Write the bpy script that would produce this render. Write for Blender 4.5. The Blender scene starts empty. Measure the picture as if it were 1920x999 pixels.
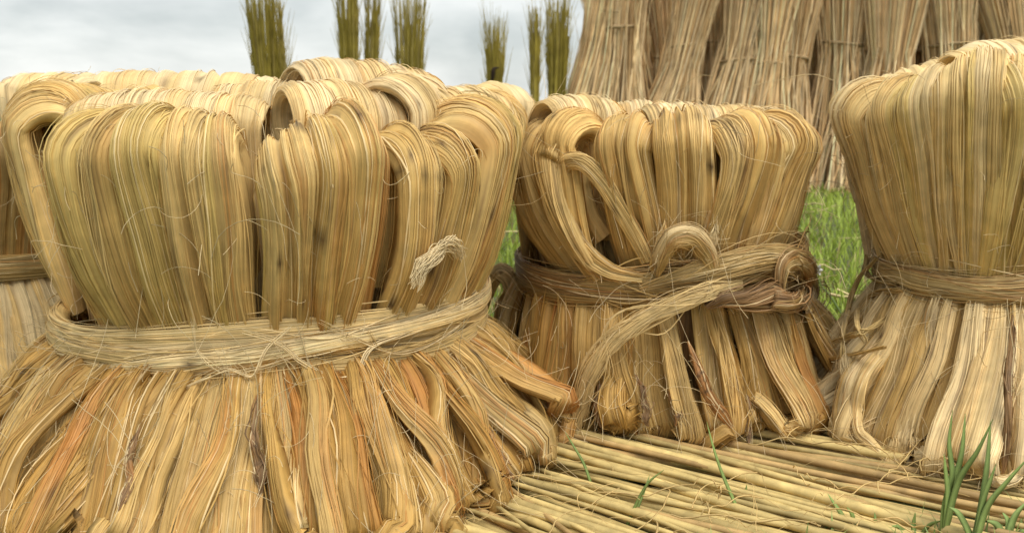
import bpy, math
import numpy as np

# ------------------------------------------------------------------ camera, sky, sun, exposure
scene = bpy.context.scene
COL = scene.collection
F_PX, CX, CY = 1900.0, 960.0, 499.5          # measured on the 1920 x 999 photograph
PITCH = math.atan(300.0 / F_PX)
CAM = np.array([0.0, 0.0, 0.80])
cd = bpy.data.cameras.new('camera')
cam = bpy.data.objects.new('camera', cd)
COL.objects.link(cam)
cam.location = CAM
cam.rotation_euler = (math.pi / 2 - PITCH, 0, 0)
cd.sensor_width = 36.0
cd.lens = 36.0 * F_PX / 1920.0
cd.clip_start = 0.05
cd.clip_end = 3000
cd.dof.use_dof = True
cd.dof.focus_distance = 2.05
cd.dof.aperture_fstop = 5.6
scene.camera = cam

SUN_EL, SUN_AZ = math.radians(59), math.radians(150)      # azimuth clockwise from +Y (behind camera, to the right)
world = bpy.data.worlds.new('World')
scene.world = world
world.use_nodes = True
nt = world.node_tree
nt.nodes.clear()
out = nt.nodes.new('ShaderNodeOutputWorld')
bg = nt.nodes.new('ShaderNodeBackground')
sky = nt.nodes.new('ShaderNodeTexSky')
sky.sky_type = 'NISHITA'
sky.sun_disc = False
sky.sun_elevation = SUN_EL
sky.sun_rotation = SUN_AZ
tc = nt.nodes.new('ShaderNodeTexCoord')
mp = nt.nodes.new('ShaderNodeMapping')
mp.inputs['Scale'].default_value = (1.0, 1.0, 2.6)
n1 = nt.nodes.new('ShaderNodeTexNoise')
n1.inputs['Scale'].default_value = 3.6
n1.inputs['Detail'].default_value = 7.0
n1.inputs['Roughness'].default_value = 0.52
n1.inputs['Distortion'].default_value = 0.35
cr = nt.nodes.new('ShaderNodeValToRGB')
cr.color_ramp.elements[0].position = 0.34
cr.color_ramp.elements[0].color = (3.3, 3.6, 3.6, 1)
cr.color_ramp.elements[1].position = 0.60
cr.color_ramp.elements[1].color = (6.3, 6.4, 6.25, 1)
mx = nt.nodes.new('ShaderNodeMix')
mx.data_type = 'RGBA'
mx.inputs['Factor'].default_value = 0.90      # cloud cover over the clear sky
nt.links.new(tc.outputs['Generated'], mp.inputs['Vector'])
nt.links.new(mp.outputs['Vector'], n1.inputs['Vector'])
nt.links.new(n1.outputs['Fac'], cr.inputs['Fac'])
nt.links.new(sky.outputs['Color'], mx.inputs['A'])
nt.links.new(cr.outputs['Color'], mx.inputs['B'])
nt.links.new(mx.outputs['Result'], bg.inputs['Color'])
bg.inputs['Strength'].default_value = 0.068
nt.links.new(bg.outputs['Background'], out.inputs['Surface'])

sd = bpy.data.lights.new('sun', 'SUN')
sd.energy = 1.5
sd.angle = math.radians(45)
sd.color = (1.0, 0.95, 0.86)
sun = bpy.data.objects.new('sun', sd)
COL.objects.link(sun)
sun.location = (3, -3, 8)
sun.rotation_euler = (math.pi / 2 - SUN_EL, 0, math.pi - SUN_AZ)

scene.view_settings.view_transform = 'Standard'
scene.view_settings.look = 'None'
scene.view_settings.exposure = 1.22
scene.view_settings.gamma = 1.0
scene.render.resolution_x, scene.render.resolution_y = 1024, 532

# ------------------------------------------------------------------ helpers
rng = np.random.default_rng(11)
R_ = np.array([1.0, 0, 0])
FW = np.array([0, math.cos(PITCH), -math.sin(PITCH)])
UP = np.array([0, math.sin(PITCH), math.cos(PITCH)])
ZV = np.array([0, 0, 1.0])


def world_at(px, py, Y):
    """point of the place at ground distance Y that the photograph shows at (px, py)"""
    d = FW + (px - CX) / F_PX * R_ - (py - CY) / F_PX * UP
    return CAM + d * (Y / d[1])


def unit(a):
    return a / np.maximum(np.linalg.norm(a, axis=-1, keepdims=True), 1e-9)


def resample(pts, m):
    pts = np.asarray(pts, float)
    k = len(pts)
    ext = np.vstack([2 * pts[0] - pts[1], pts, 2 * pts[-1] - pts[-2]])
    res = []
    for i in range(k - 1):
        p0, p1, p2, p3 = ext[i:i + 4]
        t = np.linspace(0, 1, 12, endpoint=False)[:, None]
        res.append(0.5 * (2 * p1 + (p2 - p0) * t + (2 * p0 - 5 * p1 + 4 * p2 - p3) * t ** 2 + (3 * p1 - p0 - 3 * p2 + p3) * t ** 3))
    res.append(pts[-1:])
    q = np.vstack(res)
    s = np.concatenate([[0], np.cumsum(np.linalg.norm(np.diff(q[:, :3], axis=0), axis=1))])
    d = unit(np.diff(q[:, :3], axis=0))
    an = np.concatenate([[0, 0], np.cumsum(np.arccos(np.clip((d[1:] * d[:-1]).sum(1), -1, 1)))])
    s = s / s[-1] + 0.40 * an / max(an[-1], 0.6)
    si = np.linspace(0, s[-1], m)
    return np.stack([np.interp(si, s, q[:, j]) for j in range(q.shape[1])], 1)


def build(name, verts, quads, cols=None, mat=None, parent=None, smooth=True, st=None):
    me = bpy.data.meshes.new(name)
    verts = np.asarray(verts, np.float32).reshape(-1, 3)
    quads = np.asarray(quads, np.int32)
    nq, k = quads.shape
    me.vertices.add(len(verts))
    me.vertices.foreach_set('co', verts.ravel())
    me.loops.add(nq * k)
    me.loops.foreach_set('vertex_index', quads.ravel())
    me.polygons.add(nq)
    me.polygons.foreach_set('loop_start', np.arange(0, nq * k, k, dtype=np.int32))
    me.polygons.foreach_set('use_smooth', np.full(nq, smooth))
    me.update(calc_edges=True)
    if cols is not None:
        c = np.ones((len(verts), 4), np.float32)
        c[:, :3] = np.clip(np.asarray(cols, np.float32).reshape(-1, 3), 0.003, 0.9)
        at = me.color_attributes.new('Col', 'FLOAT_COLOR', 'POINT')
        at.data.foreach_set('color', c.ravel())
    if st is not None:
        av = me.attributes.new('along', 'FLOAT_VECTOR', 'POINT')
        av.data.foreach_set('vector', np.ascontiguousarray(st, np.float32).ravel())
    if mat:
        me.materials.append(mat)
    o = bpy.data.objects.new(name, me)
    COL.objects.link(o)
    if parent:
        o.parent = parent
    return o


def thing(name, label, cat, group=None, loc=(0, 0, 0)):
    o = bpy.data.objects.new(name, None)
    o.empty_display_size = 0.1
    COL.objects.link(o)
    tag(o, label, cat, group)
    return o


def tag(o, label, cat, group=None):
    o['label'] = label
    o['category'] = cat
    if group:
        o['group'] = group
    return o


def ring_quads(S, M, k, closed=True):
    """faces of S tubes, each of M rings with k vertices"""
    kk = k if closed else k - 1
    a = np.arange(S)[:, None, None] * (M * k)
    i = np.arange(M - 1)[None, :, None] * k
    j = np.arange(kk)[None, None, :]
    j2 = (j + 1) % k
    q = np.stack([a + i + j, a + i + j2, a + i + k + j2, a + i + k + j], -1)
    return q.reshape(-1, 4)


def tubes(P, rad, k=3, flat=1.0):
    """P (S,M,3), rad scalar/(S,)/(S,M) -> verts (S,M,k,3)"""
    S, M, _ = P.shape
    rad = np.broadcast_to(np.asarray(rad, float).reshape((-1, 1) if np.ndim(rad) == 1 else np.shape(rad) or (1, 1)), (S, M))
    T = unit(np.gradient(P, axis=1))
    ref = np.broadcast_to(np.array([0.31, 0.83, 0.46]), T.shape)
    A = unit(np.cross(T, ref))
    B = np.cross(T, A)
    an = np.arange(k) * 2 * math.pi / k + 0.5
    v = P[:, :, None, :] + rad[:, :, None, None] * (np.cos(an)[None, None, :, None] * A[:, :, None, :] + flat * np.sin(an)[None, None, :, None] * B[:, :, None, :])
    return v


def mat_col(name, rough=0.6, spec=0.25, transl=0.0, noise_scale=60.0, noise_amt=0.25, stretch=(1, 1, 1), bump=0.0):
    m = bpy.data.materials.new(name)
    m.use_nodes = True
    t = m.node_tree
    b = t.nodes['Principled BSDF']
    a = t.nodes.new('ShaderNodeVertexColor')
    a.layer_name = 'Col'
    tc = t.nodes.new('ShaderNodeTexCoord')
    mp = t.nodes.new('ShaderNodeMapping')
    mp.inputs['Scale'].default_value = stretch
    n = t.nodes.new('ShaderNodeTexNoise')
    n.inputs['Scale'].default_value = noise_scale
    n.inputs['Detail'].default_value = 4
    mr = t.nodes.new('ShaderNodeMapRange')
    mr.inputs['From Min'].default_value = 0.3
    mr.inputs['From Max'].default_value = 0.7
    mr.inputs['To Min'].default_value = 1 - noise_amt
    mr.inputs['To Max'].default_value = 1 + noise_amt
    mu = t.nodes.new('ShaderNodeVectorMath')
    mu.operation = 'SCALE'
    t.links.new(tc.outputs['Object'], mp.inputs['Vector'])
    t.links.new(mp.outputs['Vector'], n.inputs['Vector'])
    t.links.new(n.outputs['Fac'], mr.inputs['Value'])
    t.links.new(a.outputs['Color'], mu.inputs[0])
    t.links.new(mr.outputs['Result'], mu.inputs['Scale'])
    t.links.new(mu.outputs['Vector'], b.inputs['Base Color'])
    b.inputs['Roughness'].default_value = rough
    b.inputs['Specular IOR Level'].default_value = spec
    if bump:
        bp = t.nodes.new('ShaderNodeBump')
        bp.inputs['Strength'].default_value = bump
        bp.inputs['Distance'].default_value = 0.003
        t.links.new(n.outputs['Fac'], bp.inputs['Height'])
        t.links.new(bp.outputs['Normal'], b.inputs['Normal'])
    if transl:
        tr = t.nodes.new('ShaderNodeBsdfTranslucent')
        mxs = t.nodes.new('ShaderNodeMixShader')
        mxs.inputs['Fac'].default_value = transl
        t.links.new(mu.outputs['Vector'], tr.inputs['Color'])
        t.links.new(b.outputs['BSDF'], mxs.inputs[1])
        t.links.new(tr.outputs['BSDF'], mxs.inputs[2])
        t.links.new(mxs.outputs['Shader'], t.nodes['Material Output'].inputs['Surface'])
    return m


def hank_mat():
    """fine fibre streaks that run along each hank"""
    m = mat_col('jute_hank', 0.58, 0.3, 0.06, 26, 0.12)
    t = m.node_tree
    b = t.nodes['Principled BSDF']
    at = t.nodes.new('ShaderNodeAttribute')
    at.attribute_name = 'along'
    hs = []
    for sx, sy, det in ((620.0, 6.0, 3.0), (210.0, 3.0, 2.0)):
        mp = t.nodes.new('ShaderNodeMapping')
        mp.inputs['Scale'].default_value = (sx, sy, 1.0)
        n = t.nodes.new('ShaderNodeTexNoise')
        n.inputs['Scale'].default_value = 1.0
        n.inputs['Detail'].default_value = det
        t.links.new(at.outputs['Vector'], mp.inputs['Vector'])
        t.links.new(mp.outputs['Vector'], n.inputs['Vector'])
        hs.append(n)
    ad = t.nodes.new('ShaderNodeMath')
    ad.operation = 'ADD'
    t.links.new(hs[0].outputs['Fac'], ad.inputs[0])
    t.links.new(hs[1].outputs['Fac'], ad.inputs[1])
    mr = t.nodes.new('ShaderNodeMapRange')
    mr.inputs['From Min'].default_value = 0.70
    mr.inputs['From Max'].default_value = 1.30
    mr.inputs['To Min'].default_value = 0.80
    mr.inputs['To Max'].default_value = 1.18
    t.links.new(ad.outputs[0], mr.inputs['Value'])
    old = b.inputs['Base Color'].links[0].from_socket
    sc = t.nodes.new('ShaderNodeVectorMath')
    sc.operation = 'SCALE'
    t.links.new(old, sc.inputs[0])
    t.links.new(mr.outputs['Result'], sc.inputs['Scale'])
    t.links.new(sc.outputs['Vector'], b.inputs['Base Color'])
    bp = t.nodes.new('ShaderNodeBump')
    bp.inputs['Strength'].default_value = 0.5
    bp.inputs['Distance'].default_value = 0.002
    t.links.new(ad.outputs[0], bp.inputs['Height'])
    t.links.new(bp.outputs['Normal'], b.inputs['Normal'])
    return m


M_HANK = hank_mat()
M_FIBRE = mat_col('jute_fibre', 0.55, 0.32, 0.12, 26, 0.15)
M_STICK = mat_col('jute_stick', 0.55, 0.3, 0, 30, 0.22, bump=0.25)
M_BGSTICK = mat_col('dry_stick', 0.7, 0.2, 0, 8, 0.2)
M_LEAF = mat_col('grass_blade', 0.5, 0.35, 0.3, 40, 0.15)
M_SOIL = mat_col('dark_bits', 0.9, 0.1, 0, 40, 0.3)

PALE = np.array([0.80, 0.64, 0.37])
STRAW = np.array([0.70, 0.50, 0.21])
GOLD = np.array([0.60, 0.39, 0.13])
OLIVE = np.array([0.53, 0.395, 0.13])
RUST = np.array([0.48, 0.215, 0.055])
BROWN = np.array([0.17, 0.095, 0.042])
DARK = np.array([0.045, 0.028, 0.017])


def field(S, M, r, fs=(1, 3), amp=1.0):
    """S smooth random functions of M samples in about -amp..amp"""
    s = np.linspace(0, 1, M)[None, :]
    o = np.zeros((S, M))
    for k in range(3):
        f = r.uniform(fs[0], fs[1], (S, 1)) * (1 + k * 0.8)
        o += np.sin(2 * math.pi * (f * s + r.uniform(0, 1, (S, 1)))) / (1.6 + k)
    return o * amp


def lock(name, parent, C, L, w, t, nstr, r, tones, inner=0.25, gap=0.3, wave=1.0, hw=(0.0006, 0.0017), rust=0.25, spots=2, clump=0.017, splay=0.0, deep=0.40, twist=0.0, base_split=1.2, arch=None, lump=0.42, wob=0.006, taper=0.0, taper2=False, messy=1.3, rnd=3.0):
    """one hank of fibre: a grooved solid (the part) with single fibres lying on it (a sub-part)"""
    M = len(C)
    if wob:
        C = C + field(3, M, r, (0.5, 1.6), wob).T * np.array([1, 1, 0.6]) * np.clip(np.linspace(0, 1, M) * 4, 0.2, 1)[:, None]
    T = unit(np.gradient(C, axis=0))
    L = unit(L - (L * T).sum(1, keepdims=True) * T)
    N = np.cross(L, T)
    s1 = np.linspace(0, 1, M)
    if twist:
        an = np.radians(twist) * s1
        L, N = L * np.cos(an)[:, None] + N * np.sin(an)[:, None], N * np.cos(an)[:, None] - L * np.sin(an)[:, None]
    w = np.broadcast_to(np.asarray(w, float), (M,))
    t = np.broadcast_to(np.asarray(t, float), (M,))
    wm = float(np.max(w))
    w = w * (1 + field(1, M, r, (0.5, 1.5), 0.07)[0])
    arch = np.zeros((M, 3)) if arch is None else arch
    if taper:
        e = 1 - taper * np.clip((s1 - 0.82) / 0.18, 0, 1) ** 1.5
        if taper2:
            e = e * (1 - taper * np.clip((0.15 - s1) / 0.15, 0, 1) ** 1.5)
        w, t = w * e, t * e
    s = s1[None, :]
    # grooves between clumps: many shallow, a few deep, wandering along the hank
    nc = max(2, int(round(wm / clump)))
    edges = np.concatenate([[-1], np.linspace(-1, 1, nc + 1)[1:-1] + r.uniform(-0.95, 0.95, nc - 1) * 2 / nc, [1]])
    edges = np.sort(edges)
    ne = nc + 1
    depth = np.where(r.uniform(0, 1, ne) < deep, r.uniform(0.6, 1.0, ne), r.uniform(0.04, 0.20, ne))
    sig = np.where(depth > 0.5, r.uniform(0.0035, 0.0085, ne), r.uniform(0.0012, 0.0028, ne)) / (0.5 * wm)
    wander = field(ne, M, r, (0.4, 1.1), 0.45 / nc) * wave
    open_ = np.clip(0.75 + field(ne, M, r, (0.5, 1.5), 0.5), 0.15, 1.3) * (1 + base_split * np.clip(1 - s / 0.4, 0, 1))
    tones = np.asarray(tones)
    # clump tones: neighbours alike, so the hank reads as silky bands
    idx = (np.cumsum(r.uniform(0, 1, nc) < 0.45) + r.integers(0, len(tones))) % len(tones)
    ctone = (0.55 * tones[idx] + 0.45 * tones.mean(0)) * r.uniform(0.92, 1.09, (nc, 1))
    kdv = field(nc, M, r, (0.4, 1.4), lump)

    def surf(u, side):
        """u (S,) fixed place across the hank, side +-1 -> across, height (S,M)"""
        ue = u[:, None] + np.stack([np.interp(u, edges, wander[:, j]) for j in range(M)], 1)
        uc = np.clip(ue, -1, 1)
        vs = (1 - np.abs(uc) ** rnd) ** 0.46
        gr = np.zeros((len(u), M))
        for e in range(1, ne - 1):
            d = (u - edges[e]) / sig[e]
            m = np.abs(d) < 6
            if m.any():
                wide = (0.75 + 0.45 * open_[e])[None, :]
                gr[m] += depth[e] * np.exp(-(d[m][:, None] / wide) ** 2) * open_[e][None, :]
        hv = np.stack([np.interp(u, 0.5 * (edges[1:] + edges[:-1]), kdv[:, j]) for j in range(M)], 1)
        ve = side[:, None] * vs * (1 - 0.75 * np.clip(gr, 0, 1.15)) + hv * 0.6
        return ue, uc, ve

    def tint(u):
        ci = np.clip(np.searchsorted(edges, u) - 1, 0, nc - 1)
        return ci

    kf = np.clip(field(nc, M, r, (0.3, 1.2), 1.1) - 0.4, 0, 1) * rust * 1.6
    spot = [(r.uniform(0.05, 0.95), r.uniform(-0.95, 0.95), r.uniform(0.004, 0.020), r.uniform(0.002, 0.007) / (0.5 * wm), r.uniform(0.5, 0.95)) for _ in range(spots)]

    # long slivers of bark and damp stain that follow the fibre
    for _ in range(int(2 + wm * 45)):
        spot.append((r.uniform(0, 1), r.uniform(-0.97, 0.97), r.uniform(0.02, 0.11), r.uniform(0.0009, 0.0028) / (0.5 * wm), r.uniform(0.25, 0.7)))

    def weather(col, u, ci):
        col = col * (1 - kf[ci][..., None]) + RUST * kf[ci][..., None]
        for s0, u0, ds, du, am in spot:
            g = (np.exp(-((s - s0) / ds) ** 2 - ((u[:, None] - u0) / du) ** 2) * 1.5 * am).clip(0, 0.95)[..., None]
            col = col * (1 - g) + BROWN * (0.6 if ds < 0.02 else 1.1) * g
        return col

    # fibres
    u = np.clip(np.linspace(-1, 1, nstr) + r.normal(0, 1.5 / nstr, nstr), -0.995, 0.995)
    side = np.where(r.uniform(0, 1, nstr) < inner, -1.0, 1.0)
    ue, uc, ve = surf(u, side)
    cross = np.where(r.uniform(0, 1, (nstr, 1)) < 0.16, 3.5, 1.0)
    ue = ue + field(nstr, M, r, (0.4, 1.6), 0.0022 * wave * messy) * cross / (0.5 * wm)
    ve = ve + side[:, None] * ((cross - 1) * 0.015 + np.clip(field(nstr, M, r, (0.5, 2.0), 0.0016 * messy) * cross, 0, 1) / np.maximum(t, 0.006)[None])
    ve = ve + side[:, None] * (r.normal(0.02, 0.025, (nstr, 1)) + field(nstr, M, r, (1, 3), 0.02))
    P = C[None] + L[None] * (0.5 * w[None, :] * ue)[..., None] + N[None] * (t[None, :] * ve)[..., None] + arch[None] * (ue ** 2)[..., None]
    a = (math.pi / 2) * np.abs(uc) ** 4 * np.sign(uc)
    nr = (N[None] * np.cos(a)[..., None]) * side[:, None, None] + L[None] * np.sin(a)[..., None]
    ta = L[None] * np.cos(a)[..., None] - N[None] * np.sin(a)[..., None] * side[:, None, None]
    W = r.uniform(hw[0], hw[1], (nstr, 1)) * (1 + field(nstr, M, r, (1, 3), 0.18))
    V = np.stack([P - ta * W[..., None], P + ta * W[..., None], P + nr * (0.6 * W)[..., None]], 2)
    ci = tint(u)
    col = ctone[ci][:, None, :] * r.uniform(0.86, 1.16, (nstr, 1, 1)) * np.ones((1, M, 1))
    col = col * (1 + field(nstr, M, r, (1, 4), 0.06))[..., None]
    odd = r.uniform(0, 1, nstr)
    m = odd < 0.09
    col[m] = 0.4 * col[m] + 0.6 * PALE * 1.08
    m = (odd > 0.10) & (odd < 0.10 + 0.22 * rust)
    col[m] = 0.4 * col[m] + 0.6 * RUST
    col[odd > 0.96] *= 0.62
    col = weather(col, u, ci)
    colv = np.repeat(col[:, :, None, :], 3, 2)
    # grooved body
    K = int(np.clip(wm / 0.0045, 12, 48))
    uf = np.sin(np.linspace(-1, 1, K) * math.pi / 2 * 0.92) / math.sin(math.pi / 2 * 0.92)
    Kb = max(5, K // 5)
    ub = np.linspace(1, -1, Kb + 2)[1:-1]
    uu = np.concatenate([uf, ub])
    sd = np.concatenate([np.ones(K), -np.ones(Kb)])
    ue, uc, ve = surf(uu, sd)
    cor = C[None] + L[None] * (0.5 * w[None, :] * ue * 0.985)[..., None] + N[None] * (t[None, :] * ve * 0.95)[..., None] + arch[None] * (ue ** 2)[..., None]
    ci = tint(uu)
    cc = weather(ctone[ci][:, None, :] * np.ones((1, M, 1)), uu, ci)
    KK = K + Kb
    uvx = (uu * 0.5 * wm + r.uniform(0, 50)) * np.where(sd > 0, 1, 1.0)
    sl = np.concatenate([[0], np.cumsum(np.linalg.norm(np.diff(C, axis=0), axis=1))])
    o = build(name, cor.transpose(1, 0, 2), ring_quads(1, M, KK), cc.transpose(1, 0, 2), M_HANK, parent,
              st=np.stack(np.broadcast_arrays(uvx[None, :], sl[:, None], np.full((1, 1), r.uniform(0, 9))), -1))
    V = V[:, :, [0, 2, 1]]
    f = build('fibres', V, ring_quads(nstr, M, 3, closed=False), colv, M_FIBRE, o)
    f['kind'] = 'stuff'
    return o, P


class Bundle:
    def __init__(self, label, cx, cy, rw, zw, z0, group, dens=1.0, seed=1):
        self.root = thing('jute_bundle', label, 'fibre bundle', group)
        self.c = np.array([cx, cy, 0.0])
        self.rw, self.zw, self.z0, self.dens = rw, zw, z0, dens
        self.r = np.random.default_rng(seed)
        self.lit = (-105, 105)  # the side that the place shows
        self.tips = []          # surface samples for stray fibres

    def count(self, width, deg, dens):
        a = (deg + 180) % 360 - 180
        k = 1.0 if self.lit[0] <= a <= self.lit[1] else 0.15
        return int(width * 400 * self.dens * dens * k) + 6

    def dirs(self, deg):
        a = math.radians(deg)
        return np.array([math.sin(a), -math.cos(a), 0.0]), np.array([math.cos(a), math.sin(a), 0.0])

    def ring(self, deg, rad, z):
        n, _ = self.dirs(deg)
        return self.c + n * rad + ZV * z

    def theta_at(self, px, R):
        best = min(np.arange(-100, 100.5, 0.5), key=lambda d: abs(self.proj_x(d, R) - px))
        return float(best)

    def proj_x(self, deg, R):
        p = self.ring(deg, R, 0.7)
        d = p - CAM
        return CX + F_PX * d[0] / (d @ FW)

    def fold(self, deg, R, ztop, width, tones, tilt=0.0, rho=0.05, phi=0.0, rbase=None, dbase=0.0, thick=0.022, curl=0.0, drop=0.22, zbase=None, wbase=None, dens=1.0, bulge=0.0, arch=0.03, name='fibre_fold', **kw):
        """hank that rises from the tie, rolls over at the top and hangs inside"""
        r = self.r
        n, _ = self.dirs(deg + phi)
        l = np.array([-n[1], n[0], 0.0])
        rbase = self.rw - 0.005 if rbase is None else rbase
        zb = self.zw if zbase is None else zbase
        B = self.ring(deg + dbase, rbase, zb)
        ztop = ztop - thick * 0.9
        Tp = self.ring(deg, R, ztop)
        shoulder = Tp - ZV * rho
        pts, n0 = [], self.dirs(deg)[0]
        for f in (0.0, 0.18, 0.38, 0.6, 0.82):
            g = f ** 1.1
            p = B * (1 - g) + shoulder * g
            p[2] = zb + (shoulder[2] - zb) * f
            p += n0 * (bulge * math.sin(math.pi * f))
            pts.append(p)
        ctr = shoulder - n * rho
        total = math.pi + math.radians(curl)
        k = max(6, int(total / 0.45))
        for i in range(k + 1):
            a = total * i / k
            rr = rho * (1 - 0.45 * max(0, a - math.pi) / math.pi) if curl else rho
            pts.append(ctr + n * rr * math.cos(a) + ZV * rr * math.sin(a))
        nf = len(pts)
        if not curl:
            e = pts[-1]
            for f in (0.35, 0.7, 1.0):
                q = e - ZV * drop * f
                po = np.array([np.interp(q[2], [p[2] for p in pts[:5]], [p[i] for p in pts[:5]]) for i in range(3)]) - n * thick * 2.6
                q[:2] = q[:2] * (1 - f) + po[:2] * f
                pts.append(q)
        M = 34 if not curl else 40
        C = resample(pts, M)
        hz = np.clip((C[:, 2] - zb) / max(ztop - zb, 0.05), 0, 1)
        s = np.linspace(0, 1, M)
        up = np.clip(s / (6.0 / len(pts)), 0, 1)
        wb = width * 0.80 if wbase is None else wbase
        w = wb + (width - wb) * up ** 0.8
        w = w * np.where(s > nf / len(pts), 0.92, 1.0)
        tl = math.radians(tilt) * np.clip((hz - 0.2) / 0.6, 0, 1)
        L = l[None] * np.cos(tl)[:, None] + ZV[None] * np.sin(tl)[:, None]
        th = thick * (0.45 + 0.55 * np.clip(s / 0.16, 0, 1) ** 0.7)
        kw['arch'] = (-ZV[None] * 0.85 - n[None] * 0.5) * (arch * np.clip((hz - 0.25) / 0.75, 0, 1) ** 2)[:, None]
        nstr = self.count(width, deg, dens)
        o, P = lock(name, self.root, C, L, w, th, nstr, r, tones, **kw)
        self.tips.append((P, unit(np.gradient(P, axis=1)), n))
        return o

    def skirt(self, deg, rs, width, tones, lean=0.0, fa=0.0, rho=0.03, zb=None, wtop=None, thick=0.014, dens=1.0, ret=0.09, rt=None, z_top=None, sag=0.0, pw=1.15, name='skirt_hank', **kw):
        """hank that leaves the tie downwards, spreads and loops back under itself at the ground"""
        r = self.r
        zb = self.z0 if zb is None else zb
        rt = self.rw - 0.015 if rt is None else rt
        z_top = self.zw - 0.025 if z_top is None else z_top
        wtop = width * 0.62 if wtop is None else wtop
        n, tg = self.dirs(deg + lean)
        f = -n * math.cos(math.radians(fa)) + tg * math.sin(math.radians(fa))
        z3 = zb + rho + thick
        pts = []
        for q in (0.0, 0.2, 0.45, 0.72, 1.0):
            rad = rt + (rs - rt) * (q ** pw) + sag * math.sin(math.pi * q)
            pts.append(self.ring(deg + lean * q, rad, z_top + (z3 - z_top) * q))
        p3 = pts[-1]
        for a in np.linspace(0.35, math.pi, 7):
            pts.append(p3 + f * rho * (1 - math.cos(a)) - ZV * rho * math.sin(a))
        e = pts[-1]
        for q in (0.5, 1.0):
            pts.append(e + ZV * ret * q + f * 0.01 * q - n * 0.15 * q)
        M = 28
        kw.setdefault('taper', 0.85)
        kw.setdefault('wob', 0.010)
        C = resample(pts, M)
        s = np.linspace(0, 1, M)
        n0, t0 = self.dirs(deg)
        Lt = -t0
        Lb = np.array([-f[1], f[0], 0.0])
        q = np.clip(s / 0.6, 0, 1)[:, None] ** 1.5
        L = unit(Lt[None] * (1 - q) + Lb[None] * q)
        w = wtop + (width - wtop) * np.clip(s / 0.5, 0, 1)
        nstr = self.count(width, deg, dens)
        o, P = lock(name, self.root, C, L, w, thick, nstr, r, tones, **kw)
        self.tips.append((P, unit(np.gradient(P, axis=1)), n))
        return o

    def free(self, name, pts, w, thick, nstr, tones, face=(0, -1.0, 0), lat=None, m=34, **kw):
        """hank along any course of points; its flat side faces 'face' (or its width runs along 'lat')"""
        C = resample(pts, m)
        kw.setdefault('taper', 0.8)
        kw.setdefault('taper2', True)
        T = unit(np.gradient(C, axis=0))
        L = np.cross(T, np.asarray(face, float)[None]) if lat is None else np.tile(np.asarray(lat, float), (m, 1))
        o, P = lock(name, self.root, C, unit(L), np.interp(np.linspace(0, 1, m), np.linspace(0, 1, len(w)), w), thick, nstr, self.r, tones, **kw)
        self.tips.append((P, unit(np.gradient(P, axis=1)), np.array([0, -1.0, 0])))
        return o

    def on(self, px, py, R, off=0.0):
        """point on the bundle's flank (radius R) seen at (px, py), lifted off by 'off'"""
        n, _ = self.dirs(self.theta_at(px, R))
        return world_at(px, py, self.c[1] + n[1] * (R + off))

    def tie(self, width, tones, z=None, tiltx=0.0, tilty=0.0, out=0.012, thick=0.014, rx=1.0, a0=-180, a1=180, nstr=90, wob=0.006, ph=0.0, name='tie_band', **kw):
        z = self.zw if z is None else z
        a = np.radians(np.linspace(a0, a1, 64))
        C = np.stack([self.c[0] + (self.rw + out) * rx * np.sin(a), self.c[1] - (self.rw + out) * np.cos(a),
                      z + tiltx * np.sin(a) + tilty * np.cos(a) + wob * np.sin(3 * a + ph)], 1)
        L = np.tile(-ZV, (64, 1))
        wv = width * (1 + 0.14 * np.sin(2 * a + ph * 2) + 0.07 * np.sin(5 * a + ph))
        o, P = lock(name, self.root, C, L, wv, thick, nstr, self.r, tones, inner=0.0, **kw)
        self.tips.append((P, unit(np.gradient(P, axis=1)), None))
        return o

    def strays(self, n, length=(0.04, 0.16), zmin=None, rad=0.0006, front=True, wild=1.0, xmax=None, name='loose_fibres'):
        """thin hairs springing off the hanks"""
        r = self.r
        M = 10
        out = []
        for _ in range(n):
            P, T, nn = self.tips[r.integers(0, len(self.tips))]
            i, j = r.integers(0, P.shape[0]), r.integers(1, P.shape[1] - 4)
            p = P[i, j]
            if (zmin and p[2] < zmin) or (xmax is not None and p[0] > xmax):
                continue
            o = p - self.c
            o[2] = 0
            o = unit(o)
            if front and o[1] > 0.75 and p[2] < self.zw + 0.3:
                continue
            ln = r.uniform(*length)
            if p[2] > self.zw + 0.36:
                ln = min(ln, r.uniform(0.02, 0.055))
            d = unit(T[i, j] * r.choice([-1, 1]) + wild * (o * r.uniform(0.1, 0.7) + ZV * r.uniform(-0.2, 0.3) + r.normal(0, 0.35, 3)) + 0.1 * o)
            ax = unit(r.normal(0, 1, 3))
            k = r.normal(0, 3.0) * (0.3 + 0.7 * wild)
            pts = [p]
            for q in range(M - 1):
                d = unit(d + np.cross(ax, d) * k / M + r.normal(0, 0.07, 3) - ZV * 0.03)
                pts.append(pts[-1] + d * ln / M)
            out.append(pts)
        P = np.array(out)
        cols = (PALE * r.uniform(0.7, 1.15, (len(P), 1, 1, 1))) * np.ones((1, M, 3, 1))
        o = build(name, tubes(P, rad * r.uniform(0.6, 1.3, len(P))), ring_quads(len(P), M, 3), cols, M_FIBRE, self.root)
        o['kind'] = 'stuff'

    def strand(self, pts, rad=0.0018, tone=PALE, n=5, name='loose_strand', spread=0.003):
        """a single loose strand (a few fibres together) that can be followed by eye"""
        r = self.r
        C = resample(pts, 30)
        P = np.repeat(C[None], n, 0)
        for ax in range(3):
            P[..., ax] += field(n, 30, r, (0.5, 1.5), spread)
        P += r.normal(0, spread * 0.4, (n, 1, 3))
        cols = tone * r.uniform(0.75, 1.15, (n, 1, 1, 1)) * np.ones((1, 30, 4, 1))
        taper = (0.35 + 0.65 * np.sin(np.pi * np.linspace(0.06, 0.94, 30)))[None, :] * np.ones((n, 1)) * rad
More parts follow.
